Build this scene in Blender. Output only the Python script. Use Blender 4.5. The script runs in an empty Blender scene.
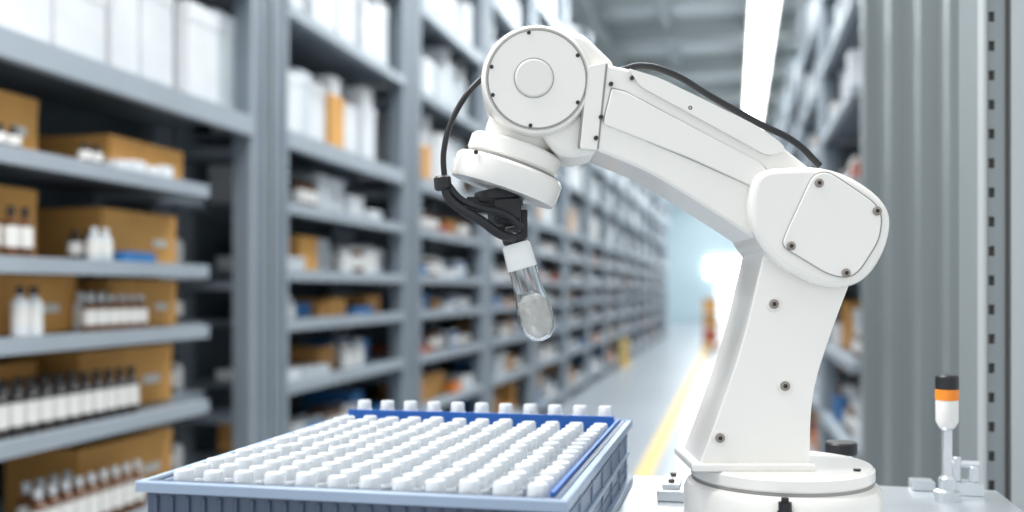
import bpy, math, random
from mathutils import Vector, Matrix
random.seed(7)
scene=bpy.context.scene
CH=1.4                      # camera height above floor
YAW=math.atan(0.223)
c_,s_=math.cos(YAW),math.sin(YAW)
def W(X,D): return (X*c_-D*s_, X*s_+D*c_)

# ---------------- materials ----------------
def mat(name,col,rough=.5,metal=0,var=.06,scale=8,trans=0,emit=0,coat=0,bump=0,sss=0,ior=1.45,alpha=1):
    m=bpy.data.materials.new(name); m.use_nodes=True
    nt=m.node_tree; b=nt.nodes['Principled BSDF']
    b.inputs['Roughness'].default_value=rough
    b.inputs['Metallic'].default_value=metal
    b.inputs['Transmission Weight'].default_value=trans
    b.inputs['Coat Weight'].default_value=coat
    b.inputs['IOR'].default_value=ior
    if sss:
        b.inputs['Subsurface Weight'].default_value=sss
        b.inputs['Subsurface Radius'].default_value=(.01,.01,.01)
    tc=nt.nodes.new('ShaderNodeTexCoord'); n=nt.nodes.new('ShaderNodeTexNoise')
    n.inputs['Scale'].default_value=scale; n.inputs['Detail'].default_value=4
    nt.links.new(tc.outputs['Object'],n.inputs['Vector'])
    r=nt.nodes.new('ShaderNodeValToRGB')
    r.color_ramp.elements[0].position=.3; r.color_ramp.elements[1].position=.7
    r.color_ramp.elements[0].color=tuple(max(0,x*(1-var)) for x in col)+(1,)
    r.color_ramp.elements[1].color=tuple(min(1,x*(1+var)) for x in col)+(1,)
    nt.links.new(n.outputs['Fac'],r.inputs['Fac'])
    nt.links.new(r.outputs['Color'],b.inputs['Base Color'])
    if emit:
        b.inputs['Emission Color'].default_value=tuple(col)+(1,)
        b.inputs['Emission Strength'].default_value=emit
    if bump:
        bp=nt.nodes.new('ShaderNodeBump'); bp.inputs['Strength'].default_value=bump
        bp.inputs['Distance'].default_value=.002
        nt.links.new(n.outputs['Fac'],bp.inputs['Height']); nt.links.new(bp.outputs['Normal'],b.inputs['Normal'])
    return m
M_robot=mat('robot_white_paint',(.85,.83,.79),.26,0,.01,4,coat=.35)
M_robot2=mat('robot_cover_white',(.80,.78,.745),.3,0,.01,4)
M_seam=mat('robot_seam_grey',(.30,.29,.28),.6)
M_screw=mat('screw_steel',(.32,.28,.25),.35,.8)
M_screwd=mat('screw_dark',(.07,.06,.055),.5,.3)
M_black=mat('black_rubber',(.014,.015,.018),.42,0,.2,30)
M_cap=mat('cap_white_plastic',(.86,.87,.87),.3,0,.02,30,sss=.3)
M_capt=mat('vial_cap_translucent',(.87,.90,.93),.22,0,.02,30,trans=.35)
M_vial=mat('frosted_vial_plastic',(.76,.84,.90),.12,0,.02,30,trans=.8)
M_glass=mat('clear_glass',(.97,.98,.98),.02,0,.0,5,trans=1,ior=1.45)
M_liq=mat('white_sample',(.97,.93,.87),.18,0,.12,170,trans=.35,bump=1,sss=.2)
M_slate=mat('tray_slate_plastic',(.065,.09,.14),.35,0,.1,15)
M_traylt=mat('tray_pale_blue_plastic',(.30,.38,.50),.3,0,.05,15)
M_blue=mat('tray_blue_liner',(.015,.11,.42),.4,0,.1,15)
M_alu=mat('brushed_aluminium',(.62,.65,.68),.28,.75,.06,20)
M_alud=mat('anodised_aluminium_grey',(.40,.43,.47),.35,.5,.06,20)
M_rack=mat('rack_steel_paint',(.205,.243,.282),.5,.1,.06,3)
M_racklt=mat('rack_beam_paint',(.38,.43,.48),.42,.1,.05,3)
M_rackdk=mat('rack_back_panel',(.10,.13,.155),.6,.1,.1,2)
M_tan=mat('cardboard_orange',(.72,.37,.105),.7,0,.08,4)
M_tan2=mat('cardboard_dark',(.55,.27,.08),.7,0,.1,4)
M_white=mat('carton_white',(.77,.79,.81),.5,0,.06,5)
M_off=mat('carton_offwhite',(.60,.64,.67),.5,0,.06,5)
M_dark=mat('bottle_dark',(.035,.03,.03),.3,0,.2,10)
M_amber=mat('bottle_amber',(.14,.055,.02),.25,0,.2,10)
M_label=mat('bottle_label',(.80,.79,.76),.5,0,.03,10)
M_bluei=mat('blue_item',(.03,.17,.42),.5,0,.1,10)
M_orange=mat('orange_plastic',(.85,.25,.02),.4,0,.05,10)
M_yellow=mat('yellow_paint',(.72,.50,.13),.5,0,.1,6)
M_red=mat('red_crate',(.45,.10,.05),.5,0,.1,6)
M_wall=mat('wall_paint',(.55,.66,.71),.8,0,.03,1)
M_ceil=mat('ceiling_panel',(.72,.745,.745),.8,0,.04,1)
M_beam=mat('ceiling_beam_paint',(.42,.445,.445),.6,0,.04,1)
M_lamp=mat('lamp_diffuser',(1,.99,.96),.5,0,0,1,emit=7)
M_doorglow=mat('door_glow',(.85,.95,1),.5,0,0,1,emit=1.2)  # glow for the door face, not a lamp
M_panel=mat('grey_cabinet_paint',(.25,.283,.293),.4,.15,.04,2)
M_panell=mat('grey_cabinet_edge',(.46,.49,.50),.4,.15,.04,2)
M_paneld=mat('grey_cabinet_dark',(.085,.10,.108),.5,.1,.04,2)  # darker grey for cabinet body, plinth and grooves

# ---------------- mesh builder ----------------
class MB:
    def __init__(s): s.v=[];s.f=[];s.m=[]
    def box(s,x0,x1,y0,y1,z0,z1,mi=0):
        b=len(s.v)
        s.v+=[(x0,y0,z0),(x1,y0,z0),(x1,y1,z0),(x0,y1,z0),(x0,y0,z1),(x1,y0,z1),(x1,y1,z1),(x0,y1,z1)]
        for q in((0,3,2,1),(4,5,6,7),(0,1,5,4),(1,2,6,5),(2,3,7,6),(3,0,4,7)):
            s.f.append(tuple(b+i for i in q)); s.m.append(mi)
    def lathe(s,o,axis,prof,seg=24,mi=0,mis=None):
        a=Vector(axis).normalized(); o=Vector(o)
        t=Vector((0,0,1)) if abs(a.z)<.9 else Vector((1,0,0))
        u=a.cross(t).normalized(); w=a.cross(u).normalized()
        rings=[]
        for (r,h) in prof:
            if r<=1e-6:
                rings.append([len(s.v)]); s.v.append(tuple(o+a*h))
            else:
                st=len(s.v)
                for i in range(seg):
                    an=2*math.pi*i/seg
                    s.v.append(tuple(o+a*h+u*(r*math.cos(an))+w*(r*math.sin(an))))
                rings.append(list(range(st,st+seg)))
        for k in range(len(rings)-1):
            A,B=rings[k],rings[k+1]; mm=mis[k] if mis else mi
            for i in range(seg):
                j=(i+1)%seg
                if len(A)==1 and len(B)==1: continue
                if len(A)==1: s.f.append((A[0],B[j],B[i]))
                elif len(B)==1: s.f.append((A[i],A[j],B[0]))
                else: s.f.append((A[i],A[j],B[j],B[i]))
                s.m.append(mm)
    def cyl(s,o,axis,r,h,seg=24,mi=0,bv=0):
        if bv: s.lathe(o,axis,[(0,0),(r-bv,0),(r,bv),(r,h-bv),(r-bv,h),(0,h)],seg,mi)
        else: s.lathe(o,axis,[(0,0),(r,0),(r,h),(0,h)],seg,mi)
    def prism(s,poly,y0,y1,mi=0):
        n=len(poly); b=len(s.v)
        for (x,z) in poly: s.v.append((x,y0,z))
        for (x,z) in poly: s.v.append((x,y1,z))
        s.f.append(tuple(b+i for i in range(n))); s.m.append(mi)
        s.f.append(tuple(b+n+i for i in reversed(range(n)))); s.m.append(mi)
        for i in range(n):
            j=(i+1)%n
            s.f.append((b+j,b+i,b+n+i,b+n+j)); s.m.append(mi)
    def mesh(s,name,mats):
        me=bpy.data.meshes.new(name); me.from_pydata(s.v,[],s.f)
        for m in mats: me.materials.append(m)
        me.polygons.foreach_set('material_index',s.m)
        import bmesh
        bm=bmesh.new(); bm.from_mesh(me); bmesh.ops.recalc_face_normals(bm,faces=bm.faces); bm.to_mesh(me); bm.free()
        me.polygons.foreach_set('use_smooth',[True]*len(me.polygons))
        me.set_sharp_from_angle(angle=math.radians(34))
        me.update(); return me
    def obj(s,name,mats,bevel=0,parent=None,seg=3):
        ob=bpy.data.objects.new(name,s.mesh(name,mats)); scene.collection.objects.link(ob)
        if bevel:
            md=ob.modifiers.new('bevel','BEVEL'); md.width=bevel; md.segments=seg; md.limit_method='ANGLE'; md.angle_limit=math.radians(40)
        if parent: ob.parent=parent
        return ob
def inst(name,me,loc=(0,0,0),rot=0,scale=(1,1,1)):
    ob=bpy.data.objects.new(name,me); ob.location=loc; ob.rotation_euler=(0,0,rot); ob.scale=scale
    scene.collection.objects.link(ob); return ob
def roundpoly(pts,seg=6):
    out=[]; n=len(pts)
    for i in range(n):
        p=Vector(pts[i][:2]); r=pts[i][2]; a=Vector(pts[i-1][:2]); b=Vector(pts[(i+1)%n][:2])
        if r<=0: out.append(tuple(p)); continue
        da=(a-p); db=(b-p); ra=min(r,da.length*.48); rb=min(r,db.length*.48)
        A=p+da.normalized()*ra; B=p+db.normalized()*rb
        for k in range(seg+1):
            t=k/seg; q=A*(1-t)**2+p*2*t*(1-t)+B*t*t; out.append(tuple(q))
    return out
def empty(name,loc,rot=0):
    e=bpy.data.objects.new(name,None); e.location=loc; e.rotation_euler=(0,0,rot); e.empty_display_size=.1
    scene.collection.objects.link(e); return e

# ---------------- room ----------------
m=MB(); m.box(-6,4,-3,46,-.1,0); m.obj('floor',[mat('floor_polished_concrete',(.32,.352,.39),.28,0,.06,.6)])
m=MB(); m.box(-6,4,45,45.2,0,6.5); m.obj('wall_back',[M_wall])
m=MB(); m.box(-6.2,-6,8,45.2,0,6.5); m.obj('wall_left',[M_wall])
m=MB(); m.box(4,4.2,8,45.2,0,6.5); m.obj('wall_right',[M_wall])
m=MB(); m.box(-6,4,12,45,6.5,6.6)
m.obj('ceiling',[M_ceil])
m=MB()
y=13
while y<45:
    m.box(-6,4,y,y+.35,6.10,6.5,0); m.box(-6,4,y+1.5,y+1.62,6.38,6.5,0); y+=3
m.box(-1.35,-1.15,12,45,6.3,6.5,0); m.box(-2.6,-2.3,12,45,5.9,6.15,0)
m.obj('ceiling_beams',[M_beam])
m=MB(); m.box(.26,.68,10,31,6.03,6.09,1); m.box(.22,.72,9.98,31.02,6.09,6.14,0)
for yy in range(12,31,3): m.box(.46,.5,yy,yy+.04,6.14,6.5,0)
m.obj('ceiling_light_strip',[M_beam,M_lamp])
m=MB(); m.box(-1.2,1.9,44.85,44.95,2.0,2.75,0); m.obj('tube_light_1',[M_lamp])  # glowing tube fixture forming the bright bar on the end wall
m=MB(); m.box(-.8,1.6,44.85,44.95,0,1.7,0); m.obj('glowing_door_1',[M_doorglow])  # door face emits light to give the soft glow at the aisle end
m=MB(); m.box(-.74,-.61,1.5,44,0,.003); m.obj('floor_line_yellow',[M_yellow])

# ---------------- racks ----------------
LV=[-1.25,-.79,-.44,-.14,.10,.42,.76,1.36,1.96,2.56,3.16]   # relative to eye
XL=-2.07; DEP=.55
def rack_mesh(name,levels,top,side_back=True,L=2.05):
    m=MB()
    for y0 in(-.17,.03):
        m.box(-.09,0,y0,y0+.16,0,CH+top,0)
        m.box(-DEP,-DEP+.07,y0,y0+.16,0,CH+top,0)
        m.box(-.012,.006,y0,y0+.02,0,CH+top,1); m.box(-.012,.006,y0+.14,y0+.16,0,CH+top,1)
        z=.2
        while z<CH+top-.5:
            m.box(-DEP+.07,-.09,y0+.06,y0+.09,z,z+.04,0); z+=.6
    for lv in levels:
        t=.085 if lv in(.76,1.96,3.16) else .055
        z=CH+lv
        m.box(-.03,.012,.19,L-.17,z-t,z,1)
        m.box(-DEP,-.03,.19,L-.17,z-.025,z-.005,0)
        m.box(-DEP,-DEP+.03,.19,L-.17,z-t,z,0)
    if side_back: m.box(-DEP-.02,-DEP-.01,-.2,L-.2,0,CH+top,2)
    return m.mesh(name,[M_rack,M_racklt,M_rackdk])
me_rack=rack_mesh('storage_rack_mesh',LV,3.75)

def bottle(m,x,y,z,r,h,body,cap,label):
    m.lathe((x,y,z),(0,0,1),[(0,0),(r,.0),(r,h*.18),(r*1.02,h*.18),(r*1.02,h*.6),(r,h*.6),(r,h*.68),(r*.42,h*.78),(r*.42,h*.82),(r*.5,h*.82),(r*.5,h),(0,h)],12,0,
            [body,body,label,label,label,body,body,body,cap,cap,cap])
CM=[M_white,M_off,M_tan,M_tan2,M_bluei,M_dark,M_label,M_orange,M_red,M_amber]
def carton(m,x,y,z,dx,dy,dz,mi):
    m.box(x-dx,x,y,y+dy,z,z+dz,mi)
    m.box(x-dx-.003,x+.003,y-.003,y+dy+.003,z+dz*.82,z+dz+.003,mi)   # lid
def contents(name,seed,levels,L=2.05,y0=.21,pure=False):
    rnd=random.Random(seed); m=MB()
    for i,lv in enumerate(levels):
        z=CH+lv+.002; gap=(levels[i+1]-lv if i+1<len(levels) else .6)-.12
        y=y0+.02
        while y<L-.45:
            if lv>=.7:
                dy=rnd.uniform(.12,.26); h=gap*rnd.uniform(.5,.9); dx=rnd.uniform(.25,.42)
                carton(m,-.03-rnd.uniform(0,.08),y,z,dx,dy,h,rnd.choice([0,0,1] if pure else ([0,0,0,1,0,0,2] if lv<1.3 else [0,0,0,1,0,1])))
                if rnd.random()<.3: carton(m,-.09,y+.02,z+h+.004,dx*.7,dy*.7,min(.1,gap-h),0)
                y+=dy+rnd.uniform(.01,.06)
            else:
                k=rnd.random()
                if k<.42:
                    dy=rnd.uniform(.12,.26); mi=rnd.choice([2,2,3,0,0,4] if lv<.05 else [2,0,0,1,0,2])
                    carton(m,-.06-rnd.uniform(0,.08),y,z,.3,dy,gap*rnd.uniform(.5,.9),mi); y+=dy+.03
                elif k<.82:
                    n=rnd.randint(2,5); r=rnd.uniform(.025,.035); h=min(gap*.85,rnd.uniform(.12,.18)); b,c=rnd.choice([(0,0),(0,5),(9,6),(0,6),(9,5),(4,0)])
                    for j in range(n):
                        if y+r*2>L-.24: break
                        bottle(m,-.05-r,y+r,z,r,h,b,c,6)
                        bottle(m,-.14-r,y+r,z,r,h,b,c,6); y+=2*r+.008
                    y+=.02
                else:
                    dy=rnd.uniform(.2,.35); carton(m,-.04,y,z,.35,dy,gap*rnd.uniform(.2,.45),rnd.choice([4,0,1,4,8,7,0])); y+=dy+.03
    return m.mesh(name,CM)
me_c=[contents('supplies_mesh_%d'%i,20+i,LV) for i in range(4)]
Y0=4.2
for k in range(14):
    y=Y0+2.05*k
    inst('storage_rack',me_rack,(XL,y,0)); inst('stored_supplies',me_c[k%4],(XL,y,0))

# near bay (hand laid)
m=MB()
for y0 in(1.85,2.05):
    m.box(XL-.09,XL,y0,y0+.16,0,CH+3.75,0); m.box(XL-DEP,XL-DEP+.07,y0,y0+.16,0,CH+3.75,0)
for lv in LV[6:]:
    z=CH+lv; t=.085 if lv in(.76,1.96,3.16) else .055
    m.box(XL-.03,XL+.012,2.25,4.02,z-t,z,1); m.box(XL-DEP,XL-.03,2.25,4.02,z-.025,z-.005,0)
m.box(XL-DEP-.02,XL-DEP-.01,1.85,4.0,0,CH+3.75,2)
for lv in LV[:6]:       # deep inner shelves
    z=CH+lv; m.box(XL-.26,XL-.22,3.68,4.02,z-.055,z,1); m.box(XL-DEP,XL-.26,3.68,4.02,z-.025,z-.005,0)
m.obj('storage_rack',[M_rack,M_racklt,M_rackdk])
m=MB()
for lv in LV[:6]:
    z=CH+lv; m.box(XL-.02,XL+.012,2.26,3.65,z-.05,z,1); m.box(XL-.5,XL-.02,2.26,3.65,z-.025,z-.004,0)
    m.box(XL-.5,XL-.02,3.635,3.65,z-.05,z,1)
for (yy,ya) in((2.26,2.30),(3.58,3.62)):
    m.box(XL-.5,XL-.46,yy,ya,0,CH+.62,0)
m.box(XL-.5,XL-.46,2.9,2.94,0,CH+.62,0)
m.obj('shelf_unit',[M_rack,M_racklt])
me_up=contents('upper_cartons_mesh',77,LV[6:],L=2.3,pure=True)
inst('stored_supplies',me_up,(XL,2.05,0))
m=MB(); rr=random.Random(4)
for lv in LV[:6]:
    y=3.70
    while y<3.96:
        b=rr.choice([5,0,0]); c=rr.choice([0,5])
        bottle(m,XL-.30,y+.03,CH+lv+.002,.028,.15,b,c,6); bottle(m,XL-.38,y+.03,CH+lv+.002,.028,.15,b,c,6); y+=.065
m.obj('reagent_bottles',CM)
def cbox(y,dy,z,h,x=-.12,dx=.3,mt=M_tan):
    m=MB(); X=XL+x; m.box(X-dx,X,y,y+dy,z,z+h,0); m.box(X-dx-.002,X+.002,y-.002,y+dy+.002,z+h*.78,z+h+.003,0)
    m.box(X-.001,X+.004,y+dy*.40,y+dy*.40+.002,z+h*.78,z+h,1)
    m.box(X-.001,X+.003,y+dy*.66,y+dy*.85,z+h*.35,z+h*.5,2)
    m.obj('cardboard_box',[mt,M_tan2,M_label],bevel=.004)
Z=lambda lv: CH+lv+.001
cbox(2.46,.36,Z(.42),.19,-.13); cbox(3.16,.48,Z(.42),.13,-.10)
cbox(2.46,.38,Z(.10),.22,-.15); cbox(3.16,.48,Z(.10),.19,-.13)
cbox(2.45,.56,Z(-.14),.185,-.13); cbox(3.20,.44,Z(-.14),.175,-.13)
cbox(3.06,.58,Z(-.44),.22,-.15); cbox(3.06,.58,Z(-.79),.23,-.15); cbox(2.4,.5,Z(-.44),.2,-.2,.24)
def brow(lst,lv,cfg,h=.13,r=.024,dx=.05):
    m=MB(); b,c=cfg
    for y in lst:
        bottle(m,XL-dx,y,CH+lv+.002,r,h,b,c,6)
    m.obj('reagent_bottles',CM)
brow([2.44,2.52,2.60,2.66],.10,(9,5),.15); brow([3.0,3.06],.10,(1,0),.11); brow([2.98,3.05],.10,(5,5),.10,dx=.11)
brow([2.64,2.70],-.14,(0,5),.15,.026); brow([2.97,3.03,3.09,3.15,3.21,3.27],-.14,(9,1),.12); brow([3.0,3.06,3.12],-.14,(0,0),.13,dx=.104)
brow([2.55+.066*i for i in range(11)],-.44,(5,5),.165,.027); brow([2.58+.066*i for i in range(7)],-.44,(0,5),.165,.027,dx=.115)
brow([2.72+.066*i for i in range(9)],-.79,(9,0),.17,.027); brow([2.75+.066*i for i in range(4)],-.79,(9,1),.18,.027,dx=.115)
brow([2.55,2.61,2.95,3.01],.42,(5,5),.07,.022)
m=MB(); m.box(XL-.10,XL-.03,3.15,3.34,CH+.102,CH+.13,0); m.box(XL-.095,XL-.035,3.16,3.33,CH+.13,CH+.137,0); m.obj('blue_storage_case',[M_bluei])
m=MB()
for i in range(4): m.box(XL-.08,XL-.02,3.10+i*.09,3.17+i*.09,CH+.421,CH+.455+.01*(i%2),0)
m.obj('pill_cartons',[M_white],bevel=.003)

# right racks
LR=[-1.25,-.79,-.35,.10,.55,1.0,1.45,1.95]
me_rr=rack_mesh('storage_rack_right_mesh',LR,2.45)
me_cr=[contents('supplies_r_mesh_%d'%i,50+i,LR) for i in range(3)]
XR=.56
for k in range(14):
    y=7.0+2.05*k
    inst('storage_rack',me_rr,(XR,y,0),math.pi); inst('stored_supplies',me_cr[k%3],(XR,y,0),math.pi)
# grey ribbed cabinets in the foreground right
m=MB()
m.box(XR+.03,XR+.6,2.2,4.75,0,CH+2.6,1)
y=2.2
for wdt in (.12,.30,.06,.34,.06,.5,.08,.62,.10,.25):
    if wdt>.2:
        m.box(XR+.005,XR+.03,y+.01,y+wdt-.01,.06,CH+2.58,0)
        m.box(XR-.006,XR+.005,y+.05,y+.075,.06,CH+2.58,2)
        m.box(XR-.006,XR+.005,y+wdt-.085,y+wdt-.06,.06,CH+2.58,0)
        m.box(XR+.003,XR+.006,y+wdt*.45,y+wdt*.45+.03,.06,CH+2.58,1)
    else:
        m.box(XR-.05,XR+.03,y+.005,y+wdt-.005,0,CH+2.6,0)
    y+=wdt
m.box(XR-.01,XR+.03,2.2,4.75,0,.06,1)
m.obj('grey_cabinet',[M_panel,M_paneld,M_panell],bevel=.004)

# near slotted upright
px,py=W(.634,1.33)
e=empty('slotted_upright_post',(px,py,0),YAW)
m=MB(); H=CH+.9
m.box(-.024,-.020,-.036,-.020,0,H,2)
m.box(-.024,-.020,-.020,.035,0,H,0)
m.box(-.020,-.016,-.033,-.029,0,H,0)
m.box(-.016,-.008,-.0290,-.0285,0,H,1)
z=0.0
while z<H-.05:
    m.box(-.016,-.008,-.033,-.029,z+.013,z+.038,0); z+=.038
m.box(-.008,.006,-.033,-.029,0,H,0); m.box(.006,.009,-.036,-.033,0,H,1); m.box(.006,.07,-.033,-.029,0,H,0); m.box(.066,.07,-.029,.035,0,H,0)
m.box(.012,.03,-.037,-.033,0,H,2)
m.box(-.05,.09,-.05,.05,0,.006,0)
m.obj('post_profile',[M_panel,M_screwd,M_panell],parent=e)

# crates far down the aisle
m=MB()
m.box(-.80,-.30,24.7,25.3,.0,.03,1)
for i,mi in enumerate((2,1,0)):
    z=.12+i*.37; m.box(-.76,-.42,24.8,25.2,z,z+.33,mi); m.box(-.78,-.40,24.78,25.22,z+.28,z+.33,mi)
for x in(-.78,-.58,-.38): m.box(x,x+.08,24.7,25.3,.03,.12,1)
m.obj('crate_stack_on_pallet',[M_tan,M_tan2,M_red])
m=MB(); m.box(XL+.02,XL+.12,18.3,18.9,0,.45,0); m.box(XL+.02,XL+.16,18.25,18.95,0,.02,0); m.box(XL+.02,XL+.13,18.45,18.75,.30,.38,1); m.obj('rack_column_guard',[M_yellow,M_dark])

# ---------------- work table ----------------
TZ=CH-.235
m=MB()
m.box(-.56,.30,.60,1.27,TZ-.03,TZ,0)
for x in(-.54,.24):
    for y in(.62,1.21): m.box(x,x+.04,y,y+.04,0,TZ-.03,0)
m.box(-.5,.24,.63,.65,.25,.29,0); m.box(-.5,.24,1.22,1.24,.25,.29,0); m.box(-.53,-.51,.66,1.21,.25,.29,0); m.box(.25,.27,.66,1.21,.25,.29,0)
m.box(-.555,.295,1.27,1.285,TZ-.03,TZ-.006,1)
m.obj('work_table',[M_alu,M_alud],bevel=.002)

# ---------------- tray ----------------
e=empty('vial_tray',(-.305,.985,TZ+.001),0)
hx,hy=.175,.235; zt=.075
yp=hy-.046         # blue partition
m=MB()
for (x0,x1,y0,y1) in((-hx,hx,-hy,-hy+.006),(-hx,hx,hy-.006,hy),(-hx,-hx+.006,-hy+.006,hy-.006),(hx-.006,hx,-hy+.006,hy-.006)):
    m.box(x0,x1,y0,y1,.008,zt,0)
r=.007
m.box(-hx-r,hx+r,-hy-r,-hy,zt-.009,zt,1); m.box(-hx-r,hx+r,hy,hy+r,zt-.009,zt,2); m.box(-hx-r,-hx,-hy,hy,zt-.009,zt,1); m.box(hx,hx+r,-hy,hy,zt-.009,zt,1)
for k in range(24):
    x=-hx+.008+k*.0145; m.box(x,x+.003,-hy-.003,-hy,.01,zt-.012,0)
m.box(hx,hx+.005,-hy,hy,.034,.039,1)
for z in (.018,.055): m.box(hx,hx+.003,-hy,hy,z,z+.003,3)
for k in range(7):
    y=-hy+.012+k*.073; m.box(hx,hx+.0035,y,y+.004,.008,zt-.012,3)
m.box(hx-.001,hx+.0015,-hy+.002,hy-.002,.009,zt-.010,3)
m.box(-hx-.004,hx+.009,-hy-.004,hy+.008,0,.008,1)
m.obj('tray_body',[M_slate,M_traylt,M_blue,mat('tray_side_plastic',(.17,.225,.32),.3,0,.05,15)],bevel=.0012,parent=e,seg=2)
m=MB()
m.box(-hx+.007,hx-.007,-hy+.007,hy-.007,.032,.037,1)
for (x0,x1,y0,y1) in((-hx+.006,hx-.006,-hy+.006,-hy+.009),(-hx+.006,hx-.006,hy-.009,hy-.006),(-hx+.006,-hx+.009,-hy+.009,hy-.009)):
    m.box(x0,x1,y0,y1,.037,zt-.002,1)
m.box(hx-.009,hx-.006,-hy+.009,hy-.009,.037,zt+.003,0)
m.box(-hx+.009,hx-.009,yp,yp+.004,.037,zt+.010,0)
m.obj('tray_liner',[M_blue,M_traylt],parent=e)
m=MB(); nx,ny=12,15
def vial(m,x,y,jz=0,up=0):
    m.lathe((x,y,.0375+up),(0,0,1),[(0,0),(.0100,0),(.0112,.002),(.0112,.026),(.0088,.029),(.0085,.031)],18,0)
    m.lathe((x,y,.0675+jz+up),(0,0,1),[(0,0),(.0100,0),(.0102,.0015),(.0096,.0030),(.0088,.0035),(.0084,.0125),(.0074,.0140),(0,.0140)],18,1)
for i in range(nx):
    for j in range(ny):
        x=-hx+.021+i*(2*hx-.042)/(nx-1); y=-hy+.022+j*(yp-.030+hy-.022)/(ny-1)
        vial(m,x,y,random.uniform(-.0012,.0012))
for i in range(11):
    x=-hx+.022+i*(2*hx-.044)/10; vial(m,x,hy-.024,0,.013)
m.box(-hx+.01,hx-.01,hy-.038,hy-.010,.0372,.0500,2)
m.obj('sample_vials',[M_vial,M_capt,M_traylt],parent=e)

# ---------------- robot arm ----------------
BX,BY=W(.269,1.0)
R=empty('robot_arm',(BX,BY,TZ+.001),YAW)
def q(px,py,y=0): return ((px-512)/1000*(1+y)-.269, y, (290-py)/1000*(1+y)+.234)
def poly(pts,y,seg=6):
    return [ (q(a,b,y)[0],q(a,b,y)[2]) for a,b in roundpoly(pts,seg)]
def prismR(name,pts,y0,y1,mats=(M_robot,),bevel=.004,yy=None):
    m=MB(); m.prism(poly(pts,y0 if yy is None else yy),y0,y1,0); return m.obj(name,list(mats),bevel=bevel,parent=R,seg=4)
# base
m=MB()
m.lathe((0,0,0),(0,0,1),[(0,0),(.096,0),(.098,.003),(.098,.008),(.096,.010),(.096,.036),(.093,.042),(.0875,.045),(.0875,.048),(.089,.050),(.089,.059),(.086,.062),(0,.062)],72,0)
m.obj('base',[M_robot],parent=R)
m=MB()
m.lathe((0,0,.0445),(0,0,1),[(.0877,0),(.0881,.001),(.0881,.0025),(.0877,.0035)],72,0)
m.obj('base_seam',[M_seam],parent=R)
m=MB()
a=math.radians(-103); d=Vector((math.cos(a),math.sin(a),0))
m.cyl(d*.094+Vector((0,0,.03)),d,.0075,.006,16,0); m.cyl(d*.098+Vector((0,0,.024)),(0,0,1),.006,.018,16,0); m.cyl(d*.098+Vector((0,0,.040)),(0,0,1),.0035,.006,12,0)
for aa in(-150,-40):
    a=math.radians(aa); m.cyl((.077*math.cos(a),.077*math.sin(a),.062),(0,0,1),.0035,.002,12,0)
m.obj('base_connector',[M_black],parent=R)
# lower arm
prismR('lower_arm',[(765,248,0),(856,268,0),(832,330,60),(811,395,60),(810,468,4),(698,468,4),(712,432,40),(743,345,60)],-.045,.045,bevel=.006)
prismR('lower_arm_foot',[(692,464,3),(816,464,3),(816,472,0),(692,472,0)],-.052,.052,bevel=.002)
# elbow
prismR('elbow_housing',[(752,180,20),(765,168,14),(835,165,40),(893,203,34),(890,245,30),(866,284,28),(826,290,24),(772,262,20),(748,222,24)],-.062,.05,bevel=.008)
pl=[(813,174,10),(828,170,10),(884,208,20),(880,240,10),(856,278,16),(832,277,14),(781,246,8),(786,232,8)]
prismR('elbow_cover_seam',pl,-.0632,-.060,(M_seam,),0)
cx=sum(p[0] for p in pl)/8; cy=sum(p[1] for p in pl)/8
prismR('elbow_cover_plate',[(cx+(x-cx)*.98,cy+(y-cy)*.98,r) for x,y,r in pl],-.0650,-.060,(M_robot,),.001)
# upper arm
prismR('upper_arm',[(606,64,5),(634,70,8),(700,100,30),(764,132,20),(800,160,20),(850,200,10),(800,268,20),(720,216,30),(650,172,20),(596,150,5)],-.048,.045,bevel=.007)
rl=[(612,88,3),(627,92,3),(765,165,8),(772,182,8),(760,190,10),(690,158,6),(603,124,3)]
prismR('upper_arm_rail_seam',[(x+(1 if x>690 else -1),y+(1 if y>130 else -1),r) for x,y,r in rl],-.0486,-.040,(M_seam,),0)
prismR('upper_arm_rail',rl,-.0505,-.040,(M_robot,),.0015)
prismR('upper_arm_top_cover',[(628,68,3),(660,78,10),(762,128,20),(790,150,14),(768,156,8),(640,86,6)],-.052,.040,(M_robot,),.003)
# wrist yoke
prismR('wrist_yoke',[(560,28,20),(585,34,10),(614,62,5),(612,100,5),(597,152,6),(560,160,20),(530,120,0)],-.040,.045,bevel=.006)
prismR('wrist_collar_seam',[(586,67,2),(608,63,2),(599,149,2),(578,147,2)],-.0485,.0480,(M_seam,),bevel=.001)
prismR('wrist_collar',[(588,66,2),(606,62,2),(597,150,2),(580,148,2)],-.0495,.049,bevel=.003)
# wrist drum
hc=q(537,79,-.05)
m=MB(); k=1.055
m.lathe(hc,(0,1,0),[(r*k,h) for r,h in [(0,0),(.0435,0),(.0445,.0015),(.0455,.0015),(.0465,.0003),(.0485,.0016),(.0505,.0075),(.0505,.088),(.047,.097),(.03,.1),(0,.1)]],80,0)
m.obj('wrist_drum',[M_robot],parent=R)
m=MB()
m.lathe((hc[0],hc[1]-.0002,hc[2]),(0,1,0),[(.0462,.0004),(.0466,0),(.0472,0),(.0476,.0004)],80,1)
hb=(hc[0]-.003,hc[1],hc[2]+.001)
m.lathe((hb[0],hb[1]-.0018,hb[2]),(0,1,0),[(0,0),(.0165,0),(.018,.0012),(.018,.004)],48,0)
m.lathe((hb[0],hb[1]-.0004,hb[2]),(0,1,0),[(.0185,0),(.0188,-.0002),(.0191,0),(.0191,.001)],48,1)
m.obj('drum_boss',[M_robot2,M_seam],parent=R)
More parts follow.
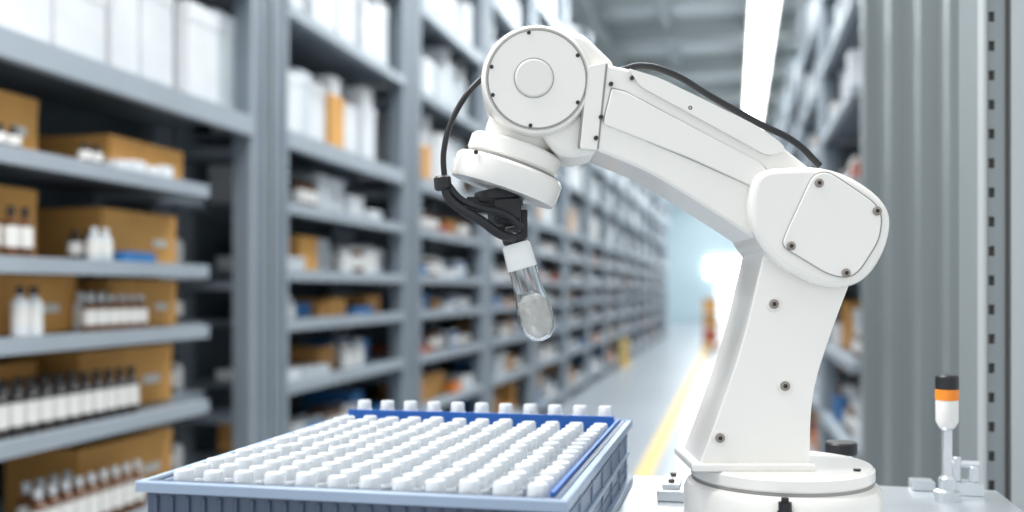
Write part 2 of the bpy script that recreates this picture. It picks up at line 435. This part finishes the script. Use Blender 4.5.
# wrist cylinders (tilted)
ax=Vector((-.32,0,-.947)).normalized()
def qa(px,py): return Vector(q(px,py,0))
m=MB()
m.lathe(qa(529,112),ax,[(0,0),(.034,0),(.036,.004),(.036,.030),(.034,.033),(.034,.036),(.044,.036),(.047,.039),(.047,.052),(.045,.054),(.045,.057),(.052,.058),(.055,.061),(.055,.080),(.053,.084),(0,.084)],72,0)
m.obj('wrist_flange',[M_robot],parent=R)
m=MB()
e1=qa(529,112)+ax*.0545
m.lathe(e1,ax,[(.0455,0),(.0457,.0005),(.0457,.002),(.0455,.0025)],72,0)
m.lathe(qa(529,112)+ax*.0345,ax,[(.0345,0),(.0347,.0004),(.0347,.0012),(.0345,.0015)],72,0)
m.obj('flange_seam',[M_seam],parent=R)
# screws
m=MB()
def screw(px,py,y,r,h=.0022,mi=0):
    o=Vector(q(px,py,y)); m.lathe(o+Vector((0,.001,0)),(0,-1,0),[(r,0),(r,h),(r*.75,h+.0006),(r*.45,h+.0006),(r*.42,h-.0008),(0,h-.0008)],18,0,[mi,mi,mi,1,1])
for p in((819,183),(877,211),(846,273),(791,246)): screw(p[0],p[1],-.065,.0042)
for p in((774,304),(785,386),(720,438)):
    o=Vector(q(p[0],p[1],-.045)); m.lathe(o,(0,-1,0),[(.0075,0),(.0075,.0012),(.006,.0016),(0,.0016)],24,2); screw(p[0],p[1],-.0465,.0046)
for p in((611,84),(601,117),(596,138),(632,78),(770,172),(690,108)): screw(p[0],p[1],-.0505,.0022,mi=1)
for an in(100,165,200,262,330,30):
    a=math.radians(an); screw(537+47*math.cos(a),79-47*math.sin(a),-.0497,.0019,mi=1)
for p in((525,168),(476,152)): screw(p[0],p[1],-.047,.0022,mi=1)
m.obj('screws',[M_screw,M_screwd,M_robot2],parent=R)
# gripper
g0=qa(501,194); gax=Vector((.12,0,-1)).normalized()
m=MB()
m.lathe(g0-gax*.004,gax,[(0,0),(.026,0),(.027,.003),(.027,.010),(.021,.013),(.021,.018),(.016,.020),(.016,.034),(.012,.038),(0,.038)],40,0)
for sx in(-1,1):
    m.box(g0.x+.012+sx*.011-.0035,g0.x+.012+sx*.011+.0035,-.006,.006,g0.z-.044,g0.z-.016,0)
va=Vector((.27,0,-.963)).normalized()
v0=qa(514,238)
m.lathe(v0-va*.004,va,[(0,0),(.0105,0),(.0120,.002),(.0120,.008),(.010,.010),(0,.010)],32,0)
m.box(g0.x-.034,g0.x-.010,-.014,.010,g0.z-.020,g0.z-.004,0)
m.box(g0.x-.006,g0.x+.020,-.024,-.014,g0.z-.026,g0.z-.006,0)
m.obj('gripper',[M_black],bevel=.0012,parent=R)
# held vial
m=MB()
m.lathe(v0+va*.006,va,[(0,0),(.0128,0),(.0142,.002),(.0150,.024),(.0143,.026),(0,.026)],36,0)
m.obj('held_vial_cap',[M_cap],parent=R)
m=MB()
pr=[(.0125,.028),(.0142,.032),(.0145,.055),(.0163,.062),(.0172,.070),(.0172,.089),(.0150,.098),(.0085,.105),(0,.107)]
inn=[(0,.1048),(.0075,.1030),(.0135,.0965),(.0157,.088),(.0157,.071),(.0150,.0635),(.0132,.056),(.0128,.032),(.0112,.028),(.0125,.028)]
m.lathe(v0,va,pr+inn,40,0); m.obj('held_vial_glass',[M_glass],parent=R)
m=MB()
m.lathe(v0,va,[(0,.060),(.007,.059),(.0138,.065),(.0150,.072),(.0150,.087),(.0130,.0955),(.007,.1020),(0,.1037)],32,0)
m.obj('held_vial_sample',[M_liq],parent=R)
# cables
def cable(name,pts,r):
    cu=bpy.data.curves.new(name,'CURVE'); cu.dimensions='3D'; cu.bevel_depth=r; cu.bevel_resolution=5; cu.use_fill_caps=True
    sp=cu.splines.new('BEZIER'); sp.bezier_points.add(len(pts)-1)
    for b,p in zip(sp.bezier_points,pts):
        b.co=q(*p); b.handle_left_type=b.handle_right_type='AUTO'
    cu.materials.append(M_black)
    ob=bpy.data.objects.new(name,cu); scene.collection.objects.link(ob); ob.parent=R
cable('wrist_cable',[(490,74,-.01),(478,82,-.02),(456,112,-.025),(444,150,-.03),(445,185,-.03)],.0029)
cable('gripper_hose',[(445,178,-.03),(448,196,-.03),(462,210,-.032),(480,220,-.03),(500,234,-.025),(514,238,-.012)],.0048)
cable('gripper_hose_inner',[(446,182,-.03),(462,200,-.03),(482,208,-.03),(505,214,-.028),(522,228,-.02)],.0034)
cable('upper_arm_cable',[(622,70,-.02),(640,66,-.02),(668,72,-.02),(710,96,-.02),(756,122,-.02),(796,143,-.02),(820,166,-.02)],.0033)
m=MB(); m.cyl(q(442,176,-.03),(.1,0,-1),.0085,.014,20,0,.002); m.cyl(q(625,71,-.02),(-1,0,-.3),.005,.012,16,0); m.obj('cable_fittings',[M_black],parent=R)

# ---------------- small items on table ----------------
x,y=W(.435*1.12,1.12)
m=MB()
m.lathe((x,y,TZ),(0,0,1),[(0,0),(.014,0),(.014,.010),(.009,.012),(.009,.024),(.006,.027),(.0055,.032),(.0055,.078),(.0085,.081),(.0120,.088),(.0120,.112),(.0125,.112),(.0125,.124),(.0125,.124),(.0125,.138),(.0110,.140),(0,.140)],28,0,
   [0,0,0,0,0,0,0,0,1,1,2,2,3,3,3,3])
m.obj('indicator_probe',[M_alu,M_label,M_orange,M_black])
m=MB()
x2,y2=W(.455*1.14,1.14)
m.box(x2-.016,x2+.018,y2+.0,y2+.03,TZ+.0005,TZ+.014,0)
m.cyl((x2-.008,y2+.015,TZ+.014),(0,0,1),.005,.028,14,0,.001); m.cyl((x2+.010,y2+.015,TZ+.014),(0,0,1),.006,.018,14,0,.001); m.cyl((x2-.014,y2+.015,TZ+.034),(1,0,0),.0042,.030,14,0)
m.box(x2-.055,x2-.030,y2+.02,y2+.05,TZ+.0005,TZ+.010,0)
m.obj('valve_fitting',[M_alu])
x3,y3=W(.329*1.15,1.15)
m=MB(); m.lathe((x3,y3,TZ+.0005),(0,0,1),[(0,0),(.017,0),(.017,.041),(.014,.046),(.0175,.046),(.0180,.048),(.0180,.058),(.0165,.060),(0,.060)],32,0,[1,1,1,0,0,0,0,0]); m.obj('black_capped_jar',[M_black,M_glass])
m=MB(); m.box(-.085,-.055,1.12,1.20,TZ+.0005,TZ+.012,0); m.box(-.08,-.06,1.13,1.19,TZ+.012,TZ+.018,0); m.cyl((-.07,1.14,TZ+.018),(0,0,1),.004,.004,12,1); m.cyl((-.07,1.18,TZ+.018),(0,0,1),.004,.004,12,1)
m.obj('linear_rail_carriage',[M_alu,M_screwd],bevel=.001)

# ---------------- lights ----------------
w=bpy.data.worlds.new('world'); scene.world=w; w.use_nodes=True
bg=w.node_tree.nodes['Background']; bg.inputs[0].default_value=(.93,.975,1,1); bg.inputs[1].default_value=1.04
def area(name,loc,sx,sy,pw,rot=(0,0,0),col=(1,1,1)):
    l=bpy.data.lights.new(name,'AREA'); l.shape='RECTANGLE'; l.size=sx; l.size_y=sy; l.energy=pw; l.color=col
    o=bpy.data.objects.new(name,l); o.location=loc; o.rotation_euler=rot; scene.collection.objects.link(o)
for i,y in enumerate(range(11,45,6)): area('added_light',(-.8,y,5.9),1.2,3,(260,260,280,300,320,330)[i],col=(.93,.98,1))  # unseen area lights added along the aisle, stronger farther off for haze
area('added_light',(-1.2,.9,3.6),1.1,1.1,105,(math.radians(6),math.radians(-20),0),(1,.985,.965))  # unseen key light added to give the robot contrast
area('added_light',(-.3,5.5,5.8),1.5,3,260,col=(.95,.985,1))  # unseen area light added to brighten the near aisle

# ---------------- camera ----------------
cd=bpy.data.cameras.new('camera'); cam=bpy.data.objects.new('camera',cd); scene.collection.objects.link(cam)
cam.location=(0,0,CH); cam.rotation_euler=(math.pi/2,0,YAW)
cd.sensor_width=36; cd.lens=36*1000/1024; cd.shift_y=34/1024; cd.clip_start=.02
cd.dof.use_dof=True; cd.dof.focus_distance=.97; cd.dof.aperture_fstop=2.7
scene.camera=cam
scene.view_settings.view_transform='Standard'
